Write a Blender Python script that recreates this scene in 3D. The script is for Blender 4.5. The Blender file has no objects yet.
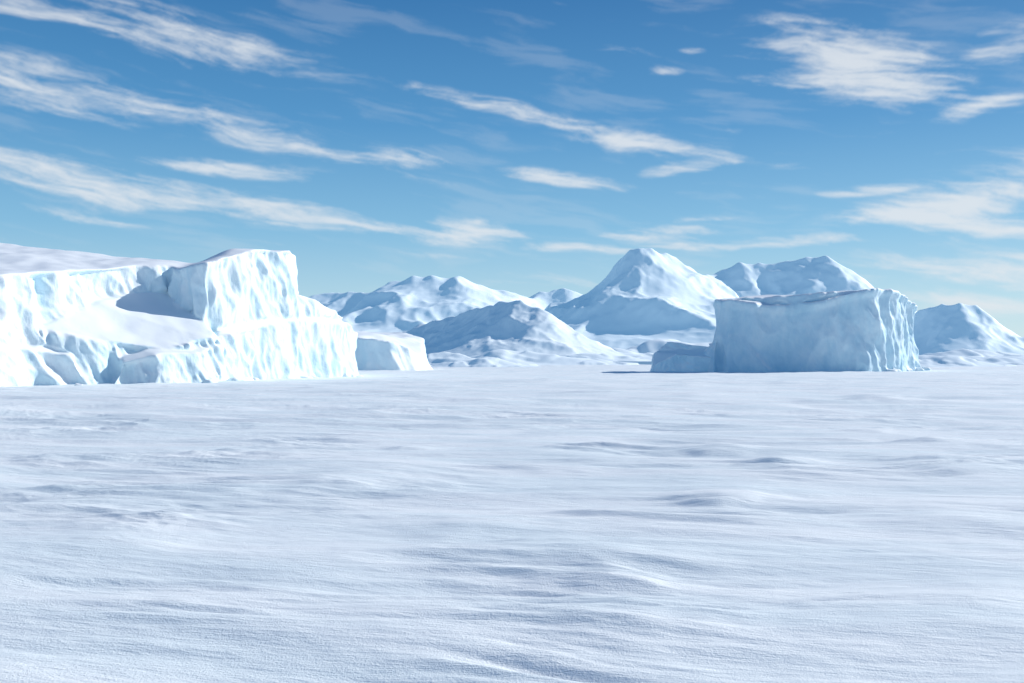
import bpy, bmesh, math, random
import numpy as np
from mathutils import Vector
from mathutils.geometry import tessellate_polygon

F=995.6; HZ=360.0; CH=3.0
SUN_AZ=64.0; SUN_EL=28.5
sc=bpy.context.scene

# ---------------- noise ----------------
rng=np.random.RandomState(7)
PERM=rng.permutation(256); PERM=np.concatenate([PERM,PERM,PERM]).astype(np.int32)
G2=np.stack([np.cos(np.arange(256)*2*np.pi/256*37),np.sin(np.arange(256)*2*np.pi/256*37)],1)
g=rng.normal(size=(256,3)); G3=g/np.linalg.norm(g,axis=1)[:,None]
def fade(t): return t*t*t*(t*(t*6-15)+10)
def n2(x,y):
    xi=np.floor(x).astype(np.int64); yi=np.floor(y).astype(np.int64)
    xf=x-xi; yf=y-yi; xi&=255; yi&=255
    u=fade(xf); v=fade(yf)
    def gr(ix,iy,dx,dy):
        h=PERM[PERM[ix]+iy]; return G2[h,0]*dx+G2[h,1]*dy
    a=gr(xi,yi,xf,yf); b=gr((xi+1)&255,yi,xf-1,yf)
    c=gr(xi,(yi+1)&255,xf,yf-1); d=gr((xi+1)&255,(yi+1)&255,xf-1,yf-1)
    return ((a+(b-a)*u)*(1-v)+(c+(d-c)*u)*v)*1.5
def n3(x,y,z):
    xi=np.floor(x).astype(np.int64); yi=np.floor(y).astype(np.int64); zi=np.floor(z).astype(np.int64)
    xf=x-xi; yf=y-yi; zf=z-zi; xi&=255; yi&=255; zi&=255
    u=fade(xf); v=fade(yf); w=fade(zf)
    def gr(i,j,k,dx,dy,dz):
        h=PERM[PERM[PERM[i]+j]+k]; return G3[h,0]*dx+G3[h,1]*dy+G3[h,2]*dz
    x1=(xi+1)&255;y1=(yi+1)&255;z1=(zi+1)&255
    def lerp(a,b,t): return a+(b-a)*t
    lo=lerp(lerp(gr(xi,yi,zi,xf,yf,zf),gr(x1,yi,zi,xf-1,yf,zf),u),
            lerp(gr(xi,y1,zi,xf,yf-1,zf),gr(x1,y1,zi,xf-1,yf-1,zf),u),v)
    hi=lerp(lerp(gr(xi,yi,z1,xf,yf,zf-1),gr(x1,yi,z1,xf-1,yf,zf-1),u),
            lerp(gr(xi,y1,z1,xf,yf-1,zf-1),gr(x1,y1,z1,xf-1,yf-1,zf-1),u),v)
    return lerp(lo,hi,w)*1.5
def fbm2(x,y,o=4,seed=0,gain=.5):
    r=0;a=1;f=1
    for i in range(o):
        r=r+a*n2(x*f+seed*17.3+i*5.1,y*f+seed*9.7+i*3.3); a*=gain; f*=2.03
    return r
def ridge2(x,y,o=4,seed=0,gain=.5):
    r=0;a=1;f=1;w=1
    for i in range(o):
        s=1-np.abs(n2(x*f+seed*13.1+i*7.7,y*f+seed*5.9+i*2.3)); s=s*s*w
        w=np.clip(s*1.6,0,1); r=r+a*s; a*=gain; f*=2.07
    return r
def sstep(a,b,x):
    t=np.clip((x-a)/(b-a),0,1); return t*t*(3-2*t)
def P(px,py,d): return ((px-512)/F*d, d, CH+(HZ-py)/F*d)

# ---------------- materials ----------------
def nd(nt,t,**k):
    n=nt.nodes.new(t)
    for a,b in k.items():
        setattr(n,a,b)
    return n
def mixc(nt,fac,a,b):
    m=nd(nt,'ShaderNodeMix',data_type='RGBA')
    if isinstance(fac,float): m.inputs[0].default_value=fac
    else: nt.links.new(fac,m.inputs[0])
    for s,v in ((6,a),(7,b)):
        if isinstance(v,tuple): m.inputs[s].default_value=(*v,1)
        else: nt.links.new(v,m.inputs[s])
    return m.outputs[2]
def noise(nt,vec,scale,detail=4,rough=.55):
    n=nd(nt,'ShaderNodeTexNoise'); n.inputs['Scale'].default_value=scale
    n.inputs['Detail'].default_value=detail; n.inputs['Roughness'].default_value=rough
    nt.links.new(vec,n.inputs['Vector']); return n.outputs['Fac']
def mapping(nt,vec,scale=(1,1,1),rot=(0,0,0)):
    m=nd(nt,'ShaderNodeMapping'); m.inputs['Scale'].default_value=scale; m.inputs['Rotation'].default_value=rot
    nt.links.new(vec,m.inputs['Vector']); return m.outputs[0]
def ramp(nt,fac,a,b,lo=0.,hi=1.):
    m=nd(nt,'ShaderNodeMapRange',interpolation_type='SMOOTHSTEP')
    nt.links.new(fac,m.inputs[0])
    for i,v in zip((1,2,3,4),(a,b,lo,hi)): m.inputs[i].default_value=v
    return m.outputs[0]
def bump(nt,h,dist,strength=1.,prev=None):
    b=nd(nt,'ShaderNodeBump'); b.inputs['Distance'].default_value=dist; b.inputs['Strength'].default_value=strength
    nt.links.new(h,b.inputs['Height'])
    if prev: nt.links.new(prev,b.inputs['Normal'])
    return b.outputs[0]
def newmat(name):
    m=bpy.data.materials.new(name); m.use_nodes=True; nt=m.node_tree
    return m,nt,nt.nodes['Principled BSDF']

def mat_snowfield():
    m,nt,p=newmat('wind_packed_snow')
    co=nd(nt,'ShaderNodeTexCoord').outputs['Object']
    ro=mapping(nt,co,(1,1,1),(0,0,math.radians(14)))
    v=mapping(nt,ro,(.3,1.,1))
    big=noise(nt,v,.35,3)
    med=noise(nt,v,2.2,5,.6)
    c=mixc(nt,ramp(nt,big,.35,.65),(.79,.87,.885),(.885,.925,.925))
    nt.links.new(c,p.inputs['Base Color'])
    p.inputs['Roughness'].default_value=.75
    p.inputs['Specular IOR Level'].default_value=.25
    fine=noise(nt,co,38,3,.7); fib=noise(nt,mapping(nt,ro,(2.5,13,8)),1.,4,.6)
    b=bump(nt,med,.10,.6); b=bump(nt,fib,.022,.8,b); b=bump(nt,fine,.013,.9,b)
    nt.links.new(b,p.inputs['Normal'])
    return m
def mat_ice(name,snow=(.89,.925,.935),ice=(.75,.88,.92),deep=(.58,.79,.88),sc_=1.,bd=.35,nz=(.35,.8),haze_glow=None,pm=.75,fl=.2,gr_=.12):
    m,nt,p=newmat(name)
    co=nd(nt,'ShaderNodeTexCoord').outputs['Object']
    geo=nd(nt,'ShaderNodeNewGeometry')
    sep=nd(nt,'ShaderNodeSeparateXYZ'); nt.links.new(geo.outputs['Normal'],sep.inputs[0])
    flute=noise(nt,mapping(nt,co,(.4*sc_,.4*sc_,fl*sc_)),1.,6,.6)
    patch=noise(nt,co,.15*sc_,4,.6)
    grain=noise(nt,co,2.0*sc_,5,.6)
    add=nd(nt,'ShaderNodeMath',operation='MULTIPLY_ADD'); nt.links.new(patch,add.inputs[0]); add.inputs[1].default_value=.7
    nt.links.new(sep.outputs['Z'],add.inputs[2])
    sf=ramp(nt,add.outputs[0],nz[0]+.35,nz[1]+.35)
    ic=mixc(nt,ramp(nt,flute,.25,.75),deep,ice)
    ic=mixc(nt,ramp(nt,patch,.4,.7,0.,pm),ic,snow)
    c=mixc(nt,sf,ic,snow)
    nt.links.new(c,p.inputs['Base Color'])
    p.inputs['Roughness'].default_value=.6; p.inputs['Specular IOR Level'].default_value=.25
    inv=nd(nt,'ShaderNodeMath',operation='SUBTRACT'); inv.inputs[0].default_value=1.; nt.links.new(sf,inv.inputs[1])
    mul=nd(nt,'ShaderNodeMath',operation='MULTIPLY'); nt.links.new(inv.outputs[0],mul.inputs[0]); nt.links.new(flute,mul.inputs[1])
    mul2=nd(nt,'ShaderNodeMath',operation='MULTIPLY'); nt.links.new(grain,mul2.inputs[0])
    nt.links.new(ramp(nt,sf,0.,1.,1.,.35),mul2.inputs[1])
    b=bump(nt,mul.outputs[0],bd*2/sc_,.8); b=bump(nt,mul2.outputs[0],bd/sc_*gr_,.6,b)
    nt.links.new(b,p.inputs['Normal'])
    if haze_glow:
        p.inputs['Emission Color'].default_value=(*haze_glow,1); p.inputs['Emission Strength'].default_value=1.  # constant bluish emission painted in as distance haze; the surface itself doesn't glow
    return m

# ---------------- mesh helpers ----------------
def mesh_np(name,co,faces,mat,smooth=True):
    me=bpy.data.meshes.new(name)
    me.vertices.add(len(co)); me.vertices.foreach_set('co',np.asarray(co,dtype=np.float32).ravel())
    nf=len(faces); k=faces.shape[1]
    me.loops.add(nf*k); me.loops.foreach_set('vertex_index',faces.astype(np.int32).ravel())
    me.polygons.add(nf); me.polygons.foreach_set('loop_start',np.arange(0,nf*k,k,dtype=np.int32))
    me.polygons.foreach_set('use_smooth',np.full(nf,smooth))
    me.update(calc_edges=True); me.validate()
    ob=bpy.data.objects.new(name,me); sc.collection.objects.link(ob); me.materials.append(mat)
    return ob
def grid_faces(ny,nx,wrap=False):
    i=np.arange(ny-1)[:,None]; j=np.arange(nx if wrap else nx-1)[None,:]; j2=(j+1)%nx
    a=i*nx+j; b=i*nx+j2; c=(i+1)*nx+j2; d=(i+1)*nx+j
    return np.stack([a,b,c,d],-1).reshape(-1,4)
def hfield(name,x0,x1,y0,y1,step,fn,mat):
    xs=np.arange(x0,x1+step,step); ys=np.arange(y0,y1+step,step)
    X,Y=np.meshgrid(xs,ys); Z=fn(X,Y)
    e=np.minimum.reduce([X-xs[0],xs[-1]-X,Y-ys[0],ys[-1]-Y])
    Z=np.where(e<step*.5,-4,Z)
    fc=grid_faces(len(ys),len(xs)); z=Z.ravel()
    keep=(z[fc].max(1)>-2.5); fc=fc[keep]
    used=np.unique(fc); rem=np.zeros(len(z),int); rem[used]=np.arange(len(used))
    co=np.stack([X.ravel(),Y.ravel(),z],1)[used]
    return mesh_np(name,co,rem[fc],mat)

def add_prism(V,Fc,pts,zb=-2.,levels=5,pw=1.4,inv=None):
    n=len(pts); A=sum(pts[i][0]*pts[(i+1)%n][1]-pts[(i+1)%n][0]*pts[i][1] for i in range(n))
    if A<0: pts=pts[::-1]
    off=[]
    for i in range(n):
        p0=Vector(pts[i-1][:2]);p1=Vector(pts[i][:2]);p2=Vector(pts[(i+1)%n][:2])
        a=(p1-p0).normalized(); b=(p2-p1).normalized()
        nn=(Vector((a.y,-a.x))+Vector((b.y,-b.x)))
        off.append(nn.normalized())
    base=len(V)
    for l in range(levels+1):
        t=l/levels
        for i in range(n):
            x,y,z,b=pts[i]; o=b*(1-t)**pw
            xx=x+off[i].x*o; yy=y+off[i].y*o; zz=zb+(z-zb)*t
            if inv is not None and zz>0: zz=zz*inv(xx,yy)
            V.append((xx,yy,zz))
    for l in range(levels):
        for i in range(n):
            j=(i+1)%n
            Fc.append((base+l*n+i,base+l*n+j,base+(l+1)*n+j,base+(l+1)*n+i))
    tr=tessellate_polygon([[Vector((p[0],p[1],0)) for p in pts]])
    for t in tr:
        a,b,c=t
        va,vb,vc=[Vector(pts[k][:2]) for k in t]
        if (vb-va).cross(vc-va)<0: a,c=c,a
        Fc.append((base+levels*n+a,base+levels*n+b,base+levels*n+c))
        Fc.append((base+c,base+b,base+a))
def remesh(name,V,Fc,vox,mat,disp,zwarp=None,smooth=3):
    me=bpy.data.meshes.new('tmp'); me.from_pydata(V,[],Fc); me.update()
    ob=bpy.data.objects.new('tmp',me); sc.collection.objects.link(ob)
    md=ob.modifiers.new('r','REMESH'); md.mode='VOXEL'; md.voxel_size=vox; md.adaptivity=0
    dg=bpy.context.evaluated_depsgraph_get(); ev=ob.evaluated_get(dg); m2=ev.to_mesh()
    n=len(m2.vertices); co=np.empty(n*3,np.float32); m2.vertices.foreach_get('co',co); co=co.reshape(-1,3).astype(float)
    no=np.empty(n*3,np.float32); m2.vertices.foreach_get('normal',no); no=no.reshape(-1,3).astype(float)
    lt=np.empty(len(m2.loops),np.int32); m2.loops.foreach_get('vertex_index',lt); fc=lt.reshape(-1,4)
    ev.to_mesh_clear(); bpy.data.objects.remove(ob)
    keep=co[fc][:,:,2].max(1)>-1.2; fc=fc[keep]
    used=np.unique(fc); rem=np.zeros(n,int); rem[used]=np.arange(len(used)); co=co[used]; no=no[used]; fc=rem[fc]
    def lap(a,it):
        e=np.concatenate([fc[:,[0,1]],fc[:,[1,2]],fc[:,[2,3]],fc[:,[3,0]]])
        cnt=np.bincount(e[:,0],minlength=len(a))+np.bincount(e[:,1],minlength=len(a))
        for _ in range(it):
            s=np.stack([np.bincount(e[:,0],a[e[:,1],k],len(a))+np.bincount(e[:,1],a[e[:,0],k],len(a)) for k in range(3)],1)
            a=a*.5+.5*s/cnt[:,None]
        return a
    co=lap(co,smooth); no=lap(no,6); no/=np.linalg.norm(no,axis=1)[:,None]+1e-9
    if zwarp is not None: co[:,2]=np.where(co[:,2]>0,co[:,2]*zwarp(co[:,0],co[:,1]),co[:,2])
    co=disp(co,no)
    co=lap(co,1)
    return mesh_np(name,co,fc,mat)
def ice_disp(S=1.,amp=1.,seed=0,topamp=.3,big_=1.,vs=1.,fine=1.,cap=None):
    def f(co,no):
        x,y,z=co.T
        steep=1-sstep(.5,.92,np.abs(no[:,2]))
        q=seed*11.3
        wx=n3(x/(9*S)+q,y/(9*S),z/(12*S)); wy=n3(x/(9*S),y/(9*S)+q,z/(12*S)+5)
        X=x+wx*2.5*S+z*.25; Y=y+wy*2.5*S
        big=n3(X/(7*S),Y/(7*S)+q,z/(16*S*vs))
        r1=1-np.abs(n3(X/(4*S)+q,Y/(4*S),z/(8*S*vs)))*2
        r2=1-np.abs(n3(X/(1.9*S),Y/(1.9*S)+q,z/(4.5*S*vs)))*2
        r3=1-np.abs(n3(X/(.9*S)+q,Y/(.9*S),z/(1.7*S*vs)))*2
        r4=n3(X/(.45*S)+q,Y/(.45*S),z/(.6*S))
        h=big*1.2*big_+(r1-.6)*.9*big_+(r2-.5)*.42*fine+((r3-.5)*.16+r4*.07)*fine
        t=fbm2(x/(9*S),y/(9*S),3,seed)
        d=h*steep*amp*S
        if cap is not None:
            hh=cap(x,y)-z; d=d+steep*.75*sstep(2.6,.9,hh)*(1+.6*n2(x/5,y/5))
        hn=no.copy(); hn[:,2]*=.4
        co=co+hn*d[:,None]
        co[:,2]+=t*topamp*S*(1-steep)*(z>0)
        return co
    return f

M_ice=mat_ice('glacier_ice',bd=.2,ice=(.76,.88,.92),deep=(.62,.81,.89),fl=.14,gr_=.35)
M_berg=mat_ice('iceberg_ice',nz=(.3,.7),bd=.16,ice=(.64,.81,.89),deep=(.50,.72,.83),pm=.35,fl=.16,gr_=.5)
M_far=mat_ice('far_ice',sc_=.25,nz=(.2,.6),ice=(.72,.85,.90),deep=(.60,.78,.86),bd=.12,haze_glow=(.01,.025,.035))  # includes a faint emissive haze tint
M_mt=mat_ice('mountain_snow',sc_=.045,nz=(.15,.6),snow=(.84,.90,.93),ice=(.70,.81,.88),deep=(.54,.70,.80),bd=.07,haze_glow=(.06,.13,.17),gr_=.4)  # distance haze put in as constant blue emission over the snow
M_hill=mat_ice('hill_snow',sc_=.1,nz=(.15,.6),snow=(.86,.915,.935),ice=(.68,.80,.88),deep=(.52,.69,.79),bd=.08,haze_glow=(.03,.07,.095),gr_=.4)  # weaker emissive haze than on the mountains

# ---------------- snow field ----------------
mounds=[(715,503,100,.13),(600,582,150,.085),(610,612,130,.05),(718,451,76,.15),(783,462,90,.15),(965,473,150,.16),(950,524,180,.09),
(880,400,80,.35),(1000,600,190,.06),(455,530,150,.06),(405,447,52,.10),(925,443,76,.13),(30,433,40,.09),(230,600,200,.05),(120,545,180,.05),
(560,470,100,.07),(870,432,76,.12),(700,398,80,.16),(300,490,110,.05)]
def ground_z(X,Y,sp):
    c,s=math.cos(math.radians(12)),math.sin(math.radians(12))
    wx=fbm2(X/9,Y/9,2,3)*2.6; wy=fbm2(X/9,Y/9,2,4)*1.2
    U=(X+wx)*c-(Y+wy)*s; V=(X+wx)*s+(Y+wy)*c
    def fd(w): return 1-sstep(w*.25,w*.6,sp)
    rr_=np.hypot(X,Y)
    z=fbm2(X/60,Y/40,3,1)*.22*sstep(10,60,rr_)
    z+=n2(U/7,V/2.6)*.12
    patch=sstep(-.25,.45,fbm2(X/9,Y/6,3,8))
    z+=(fbm2(U/5,V/1.3,4,2,.5))*.056*fd(1.)*(.4+.85*patch)
    z+=(ridge2(U/7,V/1.4,3,22,.45)-.9)*.066*fd(1.)*(.15+patch)
    z+=(ridge2(U/22,V/6,2,12)-.9)*.2*sstep(25,60,rr_)
    z+=n2(U/2.4+7,V/.45)*.022*fd(.42)*(.3+patch)
    z+=n2(U/1.1+3,V/.22)*.010*fd(.22)*(.35+patch)
    z+=n2(U/.45,V/.1)*.003*fd(.1)
    for (px,py,w,A) in mounds:
        d=CH*F/(py-HZ); x0=(px-512)/F*d; wm=w/2/F*d
        m=(np.abs(X-x0)<wm*3)&(np.abs(Y-d)<wm*6+1)
        if not m.any(): continue
        L=wm*1.1
        xr=X[m]-x0; yr=Y[m]-d
        xx=(xr-.35*yr)/wm; yy=(yr+.25*xr)/L
        yy=yy+n2(X[m]/wm*1.1+9,Y[m]/L+4)*.3-.3*xx*xx; xx=xx+n2(X[m]/wm*1.1,Y[m]/L+14)*.3
        prof=np.where(yy<0,np.exp(-(yy/.42)**2),np.exp(-(yy/1.9)**2))
        z[m]+=min(A,wm*.17)*np.exp(-(xx/.85)**2)*prof
    return z
aD=np.radians(np.linspace(-33,33,1450)); aS=np.radians(np.linspace(33,327,150)[1:-1])
ang=np.concatenate([aD,aS])
r=np.concatenate([np.linspace(.3,6.5,36)[:-1],np.geomspace(6.5,60,520)[:-1],np.geomspace(60,400,200)[:-1],np.geomspace(400,40000,60)])
R,A_=np.meshgrid(r,ang,indexing='ij')
X=R*np.sin(A_); Y=R*np.cos(A_)
dr=np.gradient(r)[:,None]*np.ones_like(R); sp=np.maximum(dr*.6,R*(np.radians(66)/1450))
sp=np.where(np.arange(len(ang))[None,:]>=1450,R*.035,sp)
Z=ground_z(X,Y,sp)
Z*=1-sstep(2000,6000,R)
fc=grid_faces(len(r),len(ang),True)[:,::-1]
co=np.stack([X.ravel(),Y.ravel(),Z.ravel()],1)
co=np.vstack([co,[[0,0,Z[0].mean()]]])
snow=mesh_np('snow_field',co,fc,mat_snowfield())
bm=bmesh.new(); bm.from_mesh(snow.data); bm.verts.ensure_lookup_table()
cv=bm.verts[len(co)-1]; na=len(ang)
for j in range(na):
    f=bm.faces.new((cv,bm.verts[(j+1)%na],bm.verts[j])); f.smooth=True
bm.to_mesh(snow.data); bm.free()

# ---------------- left ice cliff ----------------
def Hs(x,y):
    x=np.asarray(x,float); y=np.asarray(y,float)
    w=np.clip((x+61)*-.923+(y-118)*.384,0,None)
    h=12.6+5.2*np.clip((y-123)/34,-.6,1)+.106*w-.01*np.clip(w-60,0,None)
    h+=sstep(-51,-43.5,x)*(1.5+.095*np.clip(y-146,0,22))
    return h
inv=lambda x,y: 14./float(Hs(x,y))
def pr(pts,**k): add_prism(V,Fc,[(a,b,(float(Hs(a,b)) if z is None else z),t) for a,b,z,t in pts],inv=inv,**k)
V=[];Fc=[]
pr([(-88,78,None,7),(-73,106,None,7),(-66,122,None,7.5),(-62,131,None,6.5),(-58.5,140,None,5),(-55.5,147,None,4),(-52,151,None,2.5),
    (-48.5,147,None,1.5),(-44.8,145,None,.8),(-42.6,150,None,.9),(-40.3,157,None,.5),(-36.8,166,None,.0),(-38.0,172,None,.0),
    (-62,235,None,1),(-75,255,None,1),(-155,255,None,1),(-155,78,None,1)],pw=1.2)
pr([(-60,138,12,3),(-56,148,14,3),(-50,151,12.5,3),(-45,146.5,9.5,3),(-42.5,141,6,2.5),(-47.5,135,4.5,2.5),(-56,129.5,5,3),(-61,127,7,4)],pw=1.2)
pr([(-51,129.5,2.6,2.6),(-47.,131.5,3.6,2.2),(-42.8,138,4.2,1.8),(-41.8,142,5,.8),(-44,147,6,.3),(-54,138,6,.3)])
pr([(-62,122,4.5,4),(-58.5,126,3.6,3.5),(-56,129.5,3.4,3),(-53.5,131,3.6,2.5),(-55,137,6,2),(-60,136,8,1)])
pr([(-42.5,143,6.5,1.8),(-39.4,152,7.5,1.8),(-36,164,9.5,2),(-32.2,176,9.8,1.6),(-30.3,188,9.8,1.),(-31,197,8.5,.5),(-44,197,12,1),(-48,165,13,1)])
pr([(-43.8,149,10.5,3.),(-39.8,158,12.,3.2),(-36.6,166.5,14.2,3.2),(-34.6,173,13.4,2.8),(-33,180,12.3,2.4),(-31.5,188,11,1.6),(-45,192,13,1),(-50,168,14,1)],pw=1.05)
rd=random.Random(4)
for i in range(14):
    t=rd.random(); yb=120+t*70
    xb=np.interp(yb,[118,128,137,149,166,188],[-57,-50.5,-39.8,-38.5,-33,-28.3])+rd.uniform(-1.,.2)
    s=rd.uniform(.4,1.); n=6
    pr([(xb+s*math.cos(k*1.047)*rd.uniform(.7,1.2),yb+s*1.3*math.sin(k*1.047)*rd.uniform(.7,1.2),s*rd.uniform(.3,.8),.4) for k in range(n)],zb=-1.8)
zw=lambda x,y: Hs(x,y)/14.
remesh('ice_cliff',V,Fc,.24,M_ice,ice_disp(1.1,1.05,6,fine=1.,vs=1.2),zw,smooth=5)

# ---------------- right tabular iceberg ----------------
V=[];Fc=[]
topline=[(52.3,18.5),(55,18.4),(60,17.4),(66,16.6),(71,16.8),(76,17.8),(84,19.8),(89,20.9),(91.8,21.3),(97.5,21.3),(105,20.6),(112,17.6)]
add_prism(V,Fc,[(52.6,252.5,18.2,1.8),(55,250.2,18.4,1.8),(60,248.8,17.4,1.6),(66,249.5,16.6,1.6),(71,250.5,16.8,1.2),(76,249.5,17.8,1.4),(84,249,19.8,.8),(88.5,249,20.9,.8),(91.5,250.2,21.3,.7),
   (97.5,257,21.3,1.),(105,266,20.2,1.6),(111.5,277,17.2,2.2),(104,286,18.2,1.5),(80,282,20.0,1),(62,276,20.0,1),(53,262,19.3,1)],pw=1.5)
add_prism(V,Fc,[(52,252,9,1),(50.8,250,5,.6),(49.8,260,5,.6),(54,268,8,1)])
for i in range(8):
    t=rd.random(); xb,yb=(94+t*20,250.5+t*24)
    s=rd.uniform(.6,1.4); n=6
    add_prism(V,Fc,[(xb+s*math.cos(k*1.047)*rd.uniform(.7,1.3),yb+s*math.sin(k*1.047)*rd.uniform(.7,1.3),rd.uniform(.3,1.),.5) for k in range(n)],zb=-1.8)
capf=lambda x,y: np.interp(x,[p[0] for p in topline],[p[1] for p in topline])
remesh('iceberg',V,Fc,.3,M_berg,ice_disp(1.9,.58,5,.3,1.1,1.,1.05,cap=capf),smooth=8)
V=[];Fc=[]
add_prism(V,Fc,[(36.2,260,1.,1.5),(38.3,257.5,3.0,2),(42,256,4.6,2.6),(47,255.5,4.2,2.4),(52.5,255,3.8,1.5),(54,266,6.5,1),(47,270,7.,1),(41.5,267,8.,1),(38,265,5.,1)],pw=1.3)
remesh('iceberg',V,Fc,.25,M_far,ice_disp(1.,.7,9,.35),smooth=6)  # lighter ice colour stands in for sunlight; this piece lies in the iceberg's shadow

def berg(pts,vox,S,amp,seed,mat=M_far,name='iceberg'):
    V=[];Fc=[]; add_prism(V,Fc,pts,pw=1.4); return remesh(name,V,Fc,vox,mat,ice_disp(S,amp,seed,.5),smooth=8)
def B(px,py,d,b=1.): x,y,z=P(px,py,d); return (x,y,z,b)
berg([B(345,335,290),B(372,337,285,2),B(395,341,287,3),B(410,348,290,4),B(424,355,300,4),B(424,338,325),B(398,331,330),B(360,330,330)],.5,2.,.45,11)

# ---------------- mountains ----------------
def seg_field(X,Y,segs,slope,zm,shape=.12):
    k=zm*.025; S=np.full(X.shape,1e-9)
    for (x0,y0,z0,x1,y1,z1,sl) in segs:
        dx,dy=x1-x0,y1-y0; L2=dx*dx+dy*dy+1e-6
        t=np.clip(((X-x0)*dx+(Y-y0)*dy)/L2,0,1)
        dist=np.hypot(X-x0-t*dx,Y-y0-t*dy); zi=z0+(z1-z0)*t
        L=np.maximum(zi,4)/(slope*sl)
        dd=np.sqrt(dist**2+(zm*.03)**2)-zm*.03
        q=dd/L
        h=zi*(.5*((1+shape)*np.exp(-q)-shape)+.5*np.maximum(1-q/1.5,-.1))
        S=S+np.exp(np.clip(h/k,-60,60))
    return k*np.log(S)-k*.5
def mountain(name,crest,slope,step,seed,mat=M_mt,spur=1.,pad=2.1,rough=.11,warp=.08,front=1.,every=3):
    pts=[P(*c) for c in crest]; rr=random.Random(seed); segs=[]
    for a,b in zip(pts[:-1],pts[1:]): segs.append((*a,*b,1.))
    zm=max(p[2] for p in pts)
    for i,a in enumerate(pts):
        if i%every!=seed%every: continue
        for sgn in (-1,1):
            x,y,z=a; z*=.9; ln=z*rr.uniform(1.3,2.)*spur; th=rr.uniform(-.7,.7)
            x1=x+math.sin(th)*ln*.5; y1=y+sgn*math.cos(th)*ln*.5; z1=z*rr.uniform(.45,.56)
            th+=rr.uniform(-.4,.4)
            x2=x1+math.sin(th)*ln*.7; y2=y1+sgn*math.cos(th)*ln*.7
            segs.append((x,y,z,x1,y1,z1,1.3)); segs.append((x1,y1,z1,x2,y2,z*.1,1.2))
    W=zm*pad/slope
    xs=[p[0] for p in pts]; ys=[p[1] for p in pts]
    def fn(X,Y):
        s=zm
        wx=fbm2(X/(s*.8),Y/(s*.8),5,seed,.42)*s*warp; wy=fbm2(X/(s*.8),Y/(s*.8),5,seed+5,.42)*s*warp
        H=seg_field(X+wx,Y+wy,segs,slope,zm)
        rel=np.clip(H/zm,0,1)
        Rn=ridge2((X+wx)/(s*.75),(Y+wy)/(s*.75),6,seed+2,.40)-1.
        H=H+Rn*rough*zm*sstep(.03,.45,rel)*(1-.5*rel)
        return np.where(H<-3,-3,H)
    return hfield(name,min(xs)-W,max(xs)+W,min(ys)-W*front,max(ys)+W*.6,step,fn,mat)

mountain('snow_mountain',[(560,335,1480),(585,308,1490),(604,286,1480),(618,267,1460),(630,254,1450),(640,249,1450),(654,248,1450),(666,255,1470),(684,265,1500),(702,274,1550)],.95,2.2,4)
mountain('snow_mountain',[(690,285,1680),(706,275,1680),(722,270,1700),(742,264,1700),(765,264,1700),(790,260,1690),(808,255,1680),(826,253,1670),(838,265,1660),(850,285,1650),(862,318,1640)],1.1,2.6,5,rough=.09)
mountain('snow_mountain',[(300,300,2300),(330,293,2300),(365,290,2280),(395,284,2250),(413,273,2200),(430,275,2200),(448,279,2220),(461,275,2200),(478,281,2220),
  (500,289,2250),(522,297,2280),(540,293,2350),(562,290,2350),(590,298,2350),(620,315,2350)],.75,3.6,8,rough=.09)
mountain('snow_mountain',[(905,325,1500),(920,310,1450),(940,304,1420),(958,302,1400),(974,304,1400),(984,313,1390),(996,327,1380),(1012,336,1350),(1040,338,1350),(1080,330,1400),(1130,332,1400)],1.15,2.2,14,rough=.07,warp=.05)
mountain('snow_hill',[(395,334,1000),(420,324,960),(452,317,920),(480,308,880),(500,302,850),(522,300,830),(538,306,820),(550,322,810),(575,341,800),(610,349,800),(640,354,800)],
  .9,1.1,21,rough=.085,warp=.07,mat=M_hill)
def swell(name,px,d,w,h,seed,step=1.5,depth=.6):
    x0,y0,_=P(px,HZ,d)
    def fn(X,Y):
        wx=fbm2(X/(w*.5),Y/(w*.5),3,seed)*w*.14
        u=(X-x0+wx)/w; v=(Y-y0+wx*.6)/(w*depth)
        v=np.where(v<0,v*1.6,v)
        f=np.exp(-(u*u+v*v)*1.4)*1.12-.12
        f=f*(1+.3*fbm2(X/(w*.45),Y/(w*.45),4,seed+3,.35))
        t=fbm2(X/(w*.5)+3,Y/(w*.5),2,seed+9)
        f=f+.14*sstep(0,.2,t)*(f>0)
        return h*f
    return hfield(name,x0-w*1.9,x0+w*1.9,y0-w*depth*1.5,y0+w*depth*2,step,fn,M_hill)
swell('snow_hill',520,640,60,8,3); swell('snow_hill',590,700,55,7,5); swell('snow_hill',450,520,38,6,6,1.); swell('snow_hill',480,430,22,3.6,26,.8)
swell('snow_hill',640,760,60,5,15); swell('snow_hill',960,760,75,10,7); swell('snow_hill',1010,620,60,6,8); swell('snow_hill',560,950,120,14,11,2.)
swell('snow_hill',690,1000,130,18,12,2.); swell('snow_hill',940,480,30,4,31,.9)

# ---------------- world: physical sky + cirrus ----------------
w=bpy.data.worlds.new('World'); sc.world=w; w.use_nodes=True; nt=w.node_tree
bg=nt.nodes['Background']; STR=.11
sky=nd(nt,'ShaderNodeTexSky',sky_type='NISHITA'); sky.sun_disc=False
sky.sun_elevation=math.radians(SUN_EL); sky.sun_rotation=math.radians(SUN_AZ)
sky.altitude=0; sky.air_density=1.; sky.dust_density=.3; sky.ozone_density=3.
tc=nd(nt,'ShaderNodeTexCoord').outputs['Generated']
sep=nd(nt,'ShaderNodeSeparateXYZ'); nt.links.new(tc,sep.inputs[0])
def mth(op,a,b=None,c=None):
    n=nd(nt,'ShaderNodeMath',operation=op)
    for i,v in enumerate((a,b,c)):
        if v is None: continue
        if isinstance(v,(int,float)): n.inputs[i].default_value=v
        else: nt.links.new(v,n.inputs[i])
    return n.outputs[0]
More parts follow.
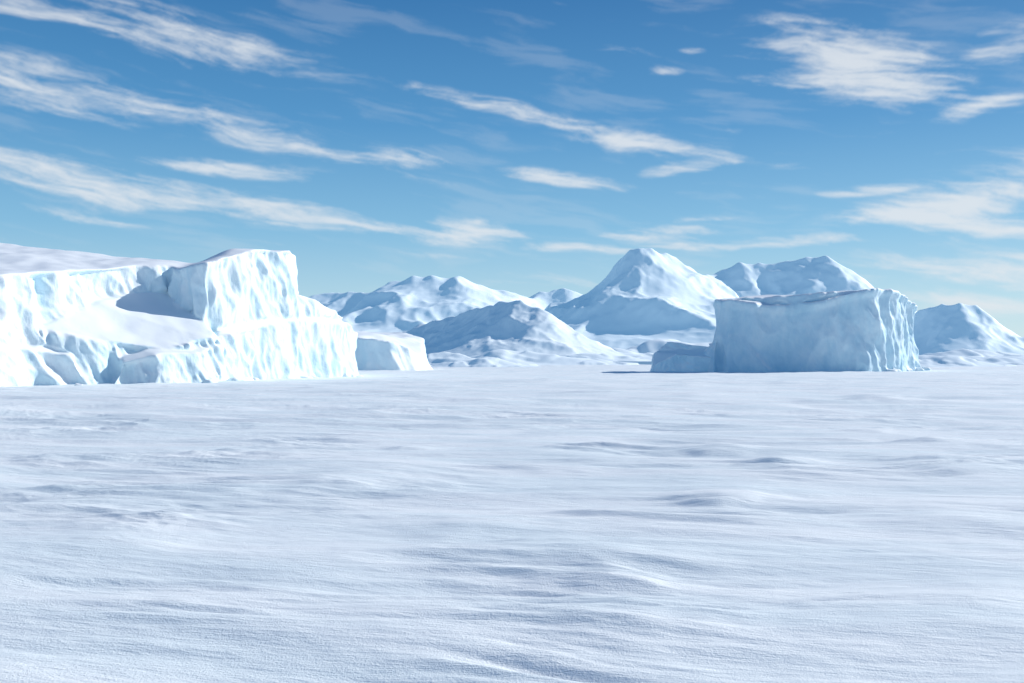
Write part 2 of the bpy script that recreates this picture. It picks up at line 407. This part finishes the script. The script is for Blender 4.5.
az=mth('ARCTAN2',sep.outputs[0],sep.outputs[1]); el=mth('ARCSINE',sep.outputs[2])
cr=nd(nt,'ShaderNodeValToRGB'); e_=cr.color_ramp
stops=[(0.,(.60,.78,.87)),(.05,(.44,.69,.84)),(.11,(.23,.52,.77)),(.2,(.078,.31,.61)),(.32,(.018,.16,.42)),(.6,(.012,.10,.32)),(1.,(.015,.08,.27))]
while len(e_.elements)<len(stops): e_.elements.new(.5)
for q,(p_,c_) in zip(e_.elements,stops): q.position=p_; q.color=(*c_,1)
nt.links.new(mth('DIVIDE',el,1.15),cr.inputs[0])
vs=nd(nt,'ShaderNodeVectorMath',operation='SCALE'); nt.links.new(cr.outputs[0],vs.inputs[0]); vs.inputs['Scale'].default_value=1/STR
base=mixc(nt,.18,vs.outputs[0],sky.outputs[0])
AZR=math.radians(60); ELR=math.radians(42); IW,IH=2048,720
aa,ee=np.meshgrid(np.linspace(-AZR,AZR,IW),np.linspace(0,ELR,IH))
wx=fbm2(aa*7,ee*20,4,1)*.02; wy=fbm2(aa*6,ee*22,5,2,.45)*.0060
wa=aa+wx; we=ee+wy
clouds=[(170,38,200,24,9,.85),(60,15,110,14,8,.65),(30,90,110,22,10,1.),(230,130,250,13,12,.92),(400,160,70,9,6,1.),(55,180,150,20,6,1.),(250,208,250,14,8,1.1),(470,232,66,13,4,1.25),
(250,170,105,9,5,1.05),(90,216,100,8,3,.6),(520,115,170,9,13,.9),(640,145,95,11,9,1.1),(690,165,55,8,-8,1.),(565,178,66,10,7,1.2),
(850,70,115,36,8,1.15),(800,45,80,18,12,.85),(900,88,80,26,10,1.05),(985,108,50,11,-4,1.2),(1010,45,45,16,4,.9),(655,71,26,5,0,.85),(705,47,20,6,0,.75),(620,50,40,6,8,.55),
(930,213,135,15,-4,1.25),(985,195,110,16,0,1.),(1000,228,130,14,2,1.2),(870,190,60,6,-3,.7),(660,233,70,10,0,1.2),(770,245,140,6,1,1.1),(590,250,80,7,3,.9),
(740,133,30,6,8,.5),(800,162,40,4,0,.5),(960,262,140,13,2,.85),(900,280,160,10,0,.75),(285,245,70,6,4,.5),(700,215,60,4,2,.6),(430,255,90,5,3,.4),(540,285,150,10,2,.65),(1015,300,100,16,0,.8),(940,310,120,13,0,.65)]
rr=random.Random(5)
for i in range(22):
    s=1 if i%2 else -1
    clouds.append((512+s*rr.uniform(620,1500),rr.uniform(60,300),rr.uniform(80,260),rr.uniform(8,22),rr.uniform(-4,12),rr.uniform(.6,1)))
M=np.zeros_like(aa)
for (cx,cy,hl,hw,tilt,st) in clouds:
    a=math.atan((cx-512)/F); e=math.atan((HZ-cy)/F*math.cos(a)); t=math.radians(tilt)
    du=wa-a; dv=we-e
    u=(du*math.cos(t)-dv*math.sin(t))/(hl/F*1.5*math.cos(a)**2); v=(du*math.sin(t)+dv*math.cos(t))/(hw/F*1.6)
    v=np.where(v>0,v*.8,v*1.2)
    m=st*(1-sstep(0,1,np.sqrt(u*u+v*v)))
    M=np.maximum(M,m)+.3*np.minimum(M,m)
t=math.radians(9); su=wa*math.cos(t)-we*math.sin(t); sv=wa*math.sin(t)+we*math.cos(t)
s1=fbm2(su*8,sv*70,6,3,.58); s2=fbm2(su*40,sv*190,4,6,.6); s3=fbm2(su*5,sv*16,4,9)
Dn=M+s1*.54+s2*.19+s3*.15
dens=sstep(.15,1.55,Dn)*sstep(.0,.6,M)*.84
dens=np.maximum(dens,.12*sstep(.2,1.,s1*.6+s3*.8+.15)*sstep(0,.06,ee))
dens*=1-sstep(.9,1.,np.abs(aa)/AZR); dens*=1-sstep(.8,1.,ee/ELR)
img=bpy.data.images.new('cirrus_density',IW,IH,alpha=False,float_buffer=False); img.colorspace_settings.name='Non-Color'
px=np.ones((IH,IW,4),np.float32); px[...,:3]=np.clip(dens,0,1)[...,None]
img.pixels.foreach_set(px.ravel()); img.update(); img.pack()
uv=nd(nt,'ShaderNodeCombineXYZ')
nt.links.new(mth('MULTIPLY_ADD',az,.5/AZR,.5),uv.inputs[0]); nt.links.new(mth('MULTIPLY',el,1/ELR),uv.inputs[1])
it=nd(nt,'ShaderNodeTexImage',image=img,interpolation='Cubic',extension='CLIP'); nt.links.new(uv.outputs[0],it.inputs[0])
col=mixc(nt,it.outputs['Color'],base,(.78/STR,.82/STR,.86/STR))
nt.links.new(col,bg.inputs['Color']); bg.inputs['Strength'].default_value=STR

# ---------------- sun ----------------
sl=bpy.data.lights.new('sun','SUN'); sl.energy=4.8; sl.angle=math.radians(.5); sl.color=(1,.97,.92)
so=bpy.data.objects.new('sun',sl); sc.collection.objects.link(so)
a,e=math.radians(SUN_AZ),math.radians(SUN_EL)
dv=Vector((math.sin(a)*math.cos(e),math.cos(a)*math.cos(e),math.sin(e)))
so.rotation_euler=dv.to_track_quat('Z','Y').to_euler(); so.location=(60,20,60)

# ---------------- camera ----------------
cam=bpy.data.cameras.new('camera'); cam.lens=35; cam.sensor_width=36; cam.clip_end=60000; cam.clip_start=.1
cob=bpy.data.objects.new('camera',cam); sc.collection.objects.link(cob)
cob.location=(0,0,CH); cob.rotation_euler=(math.radians(90)+math.atan((HZ-341.5)/F),0,0); sc.camera=cob
sc.view_settings.view_transform='Standard'; sc.view_settings.look='None'; sc.view_settings.exposure=0
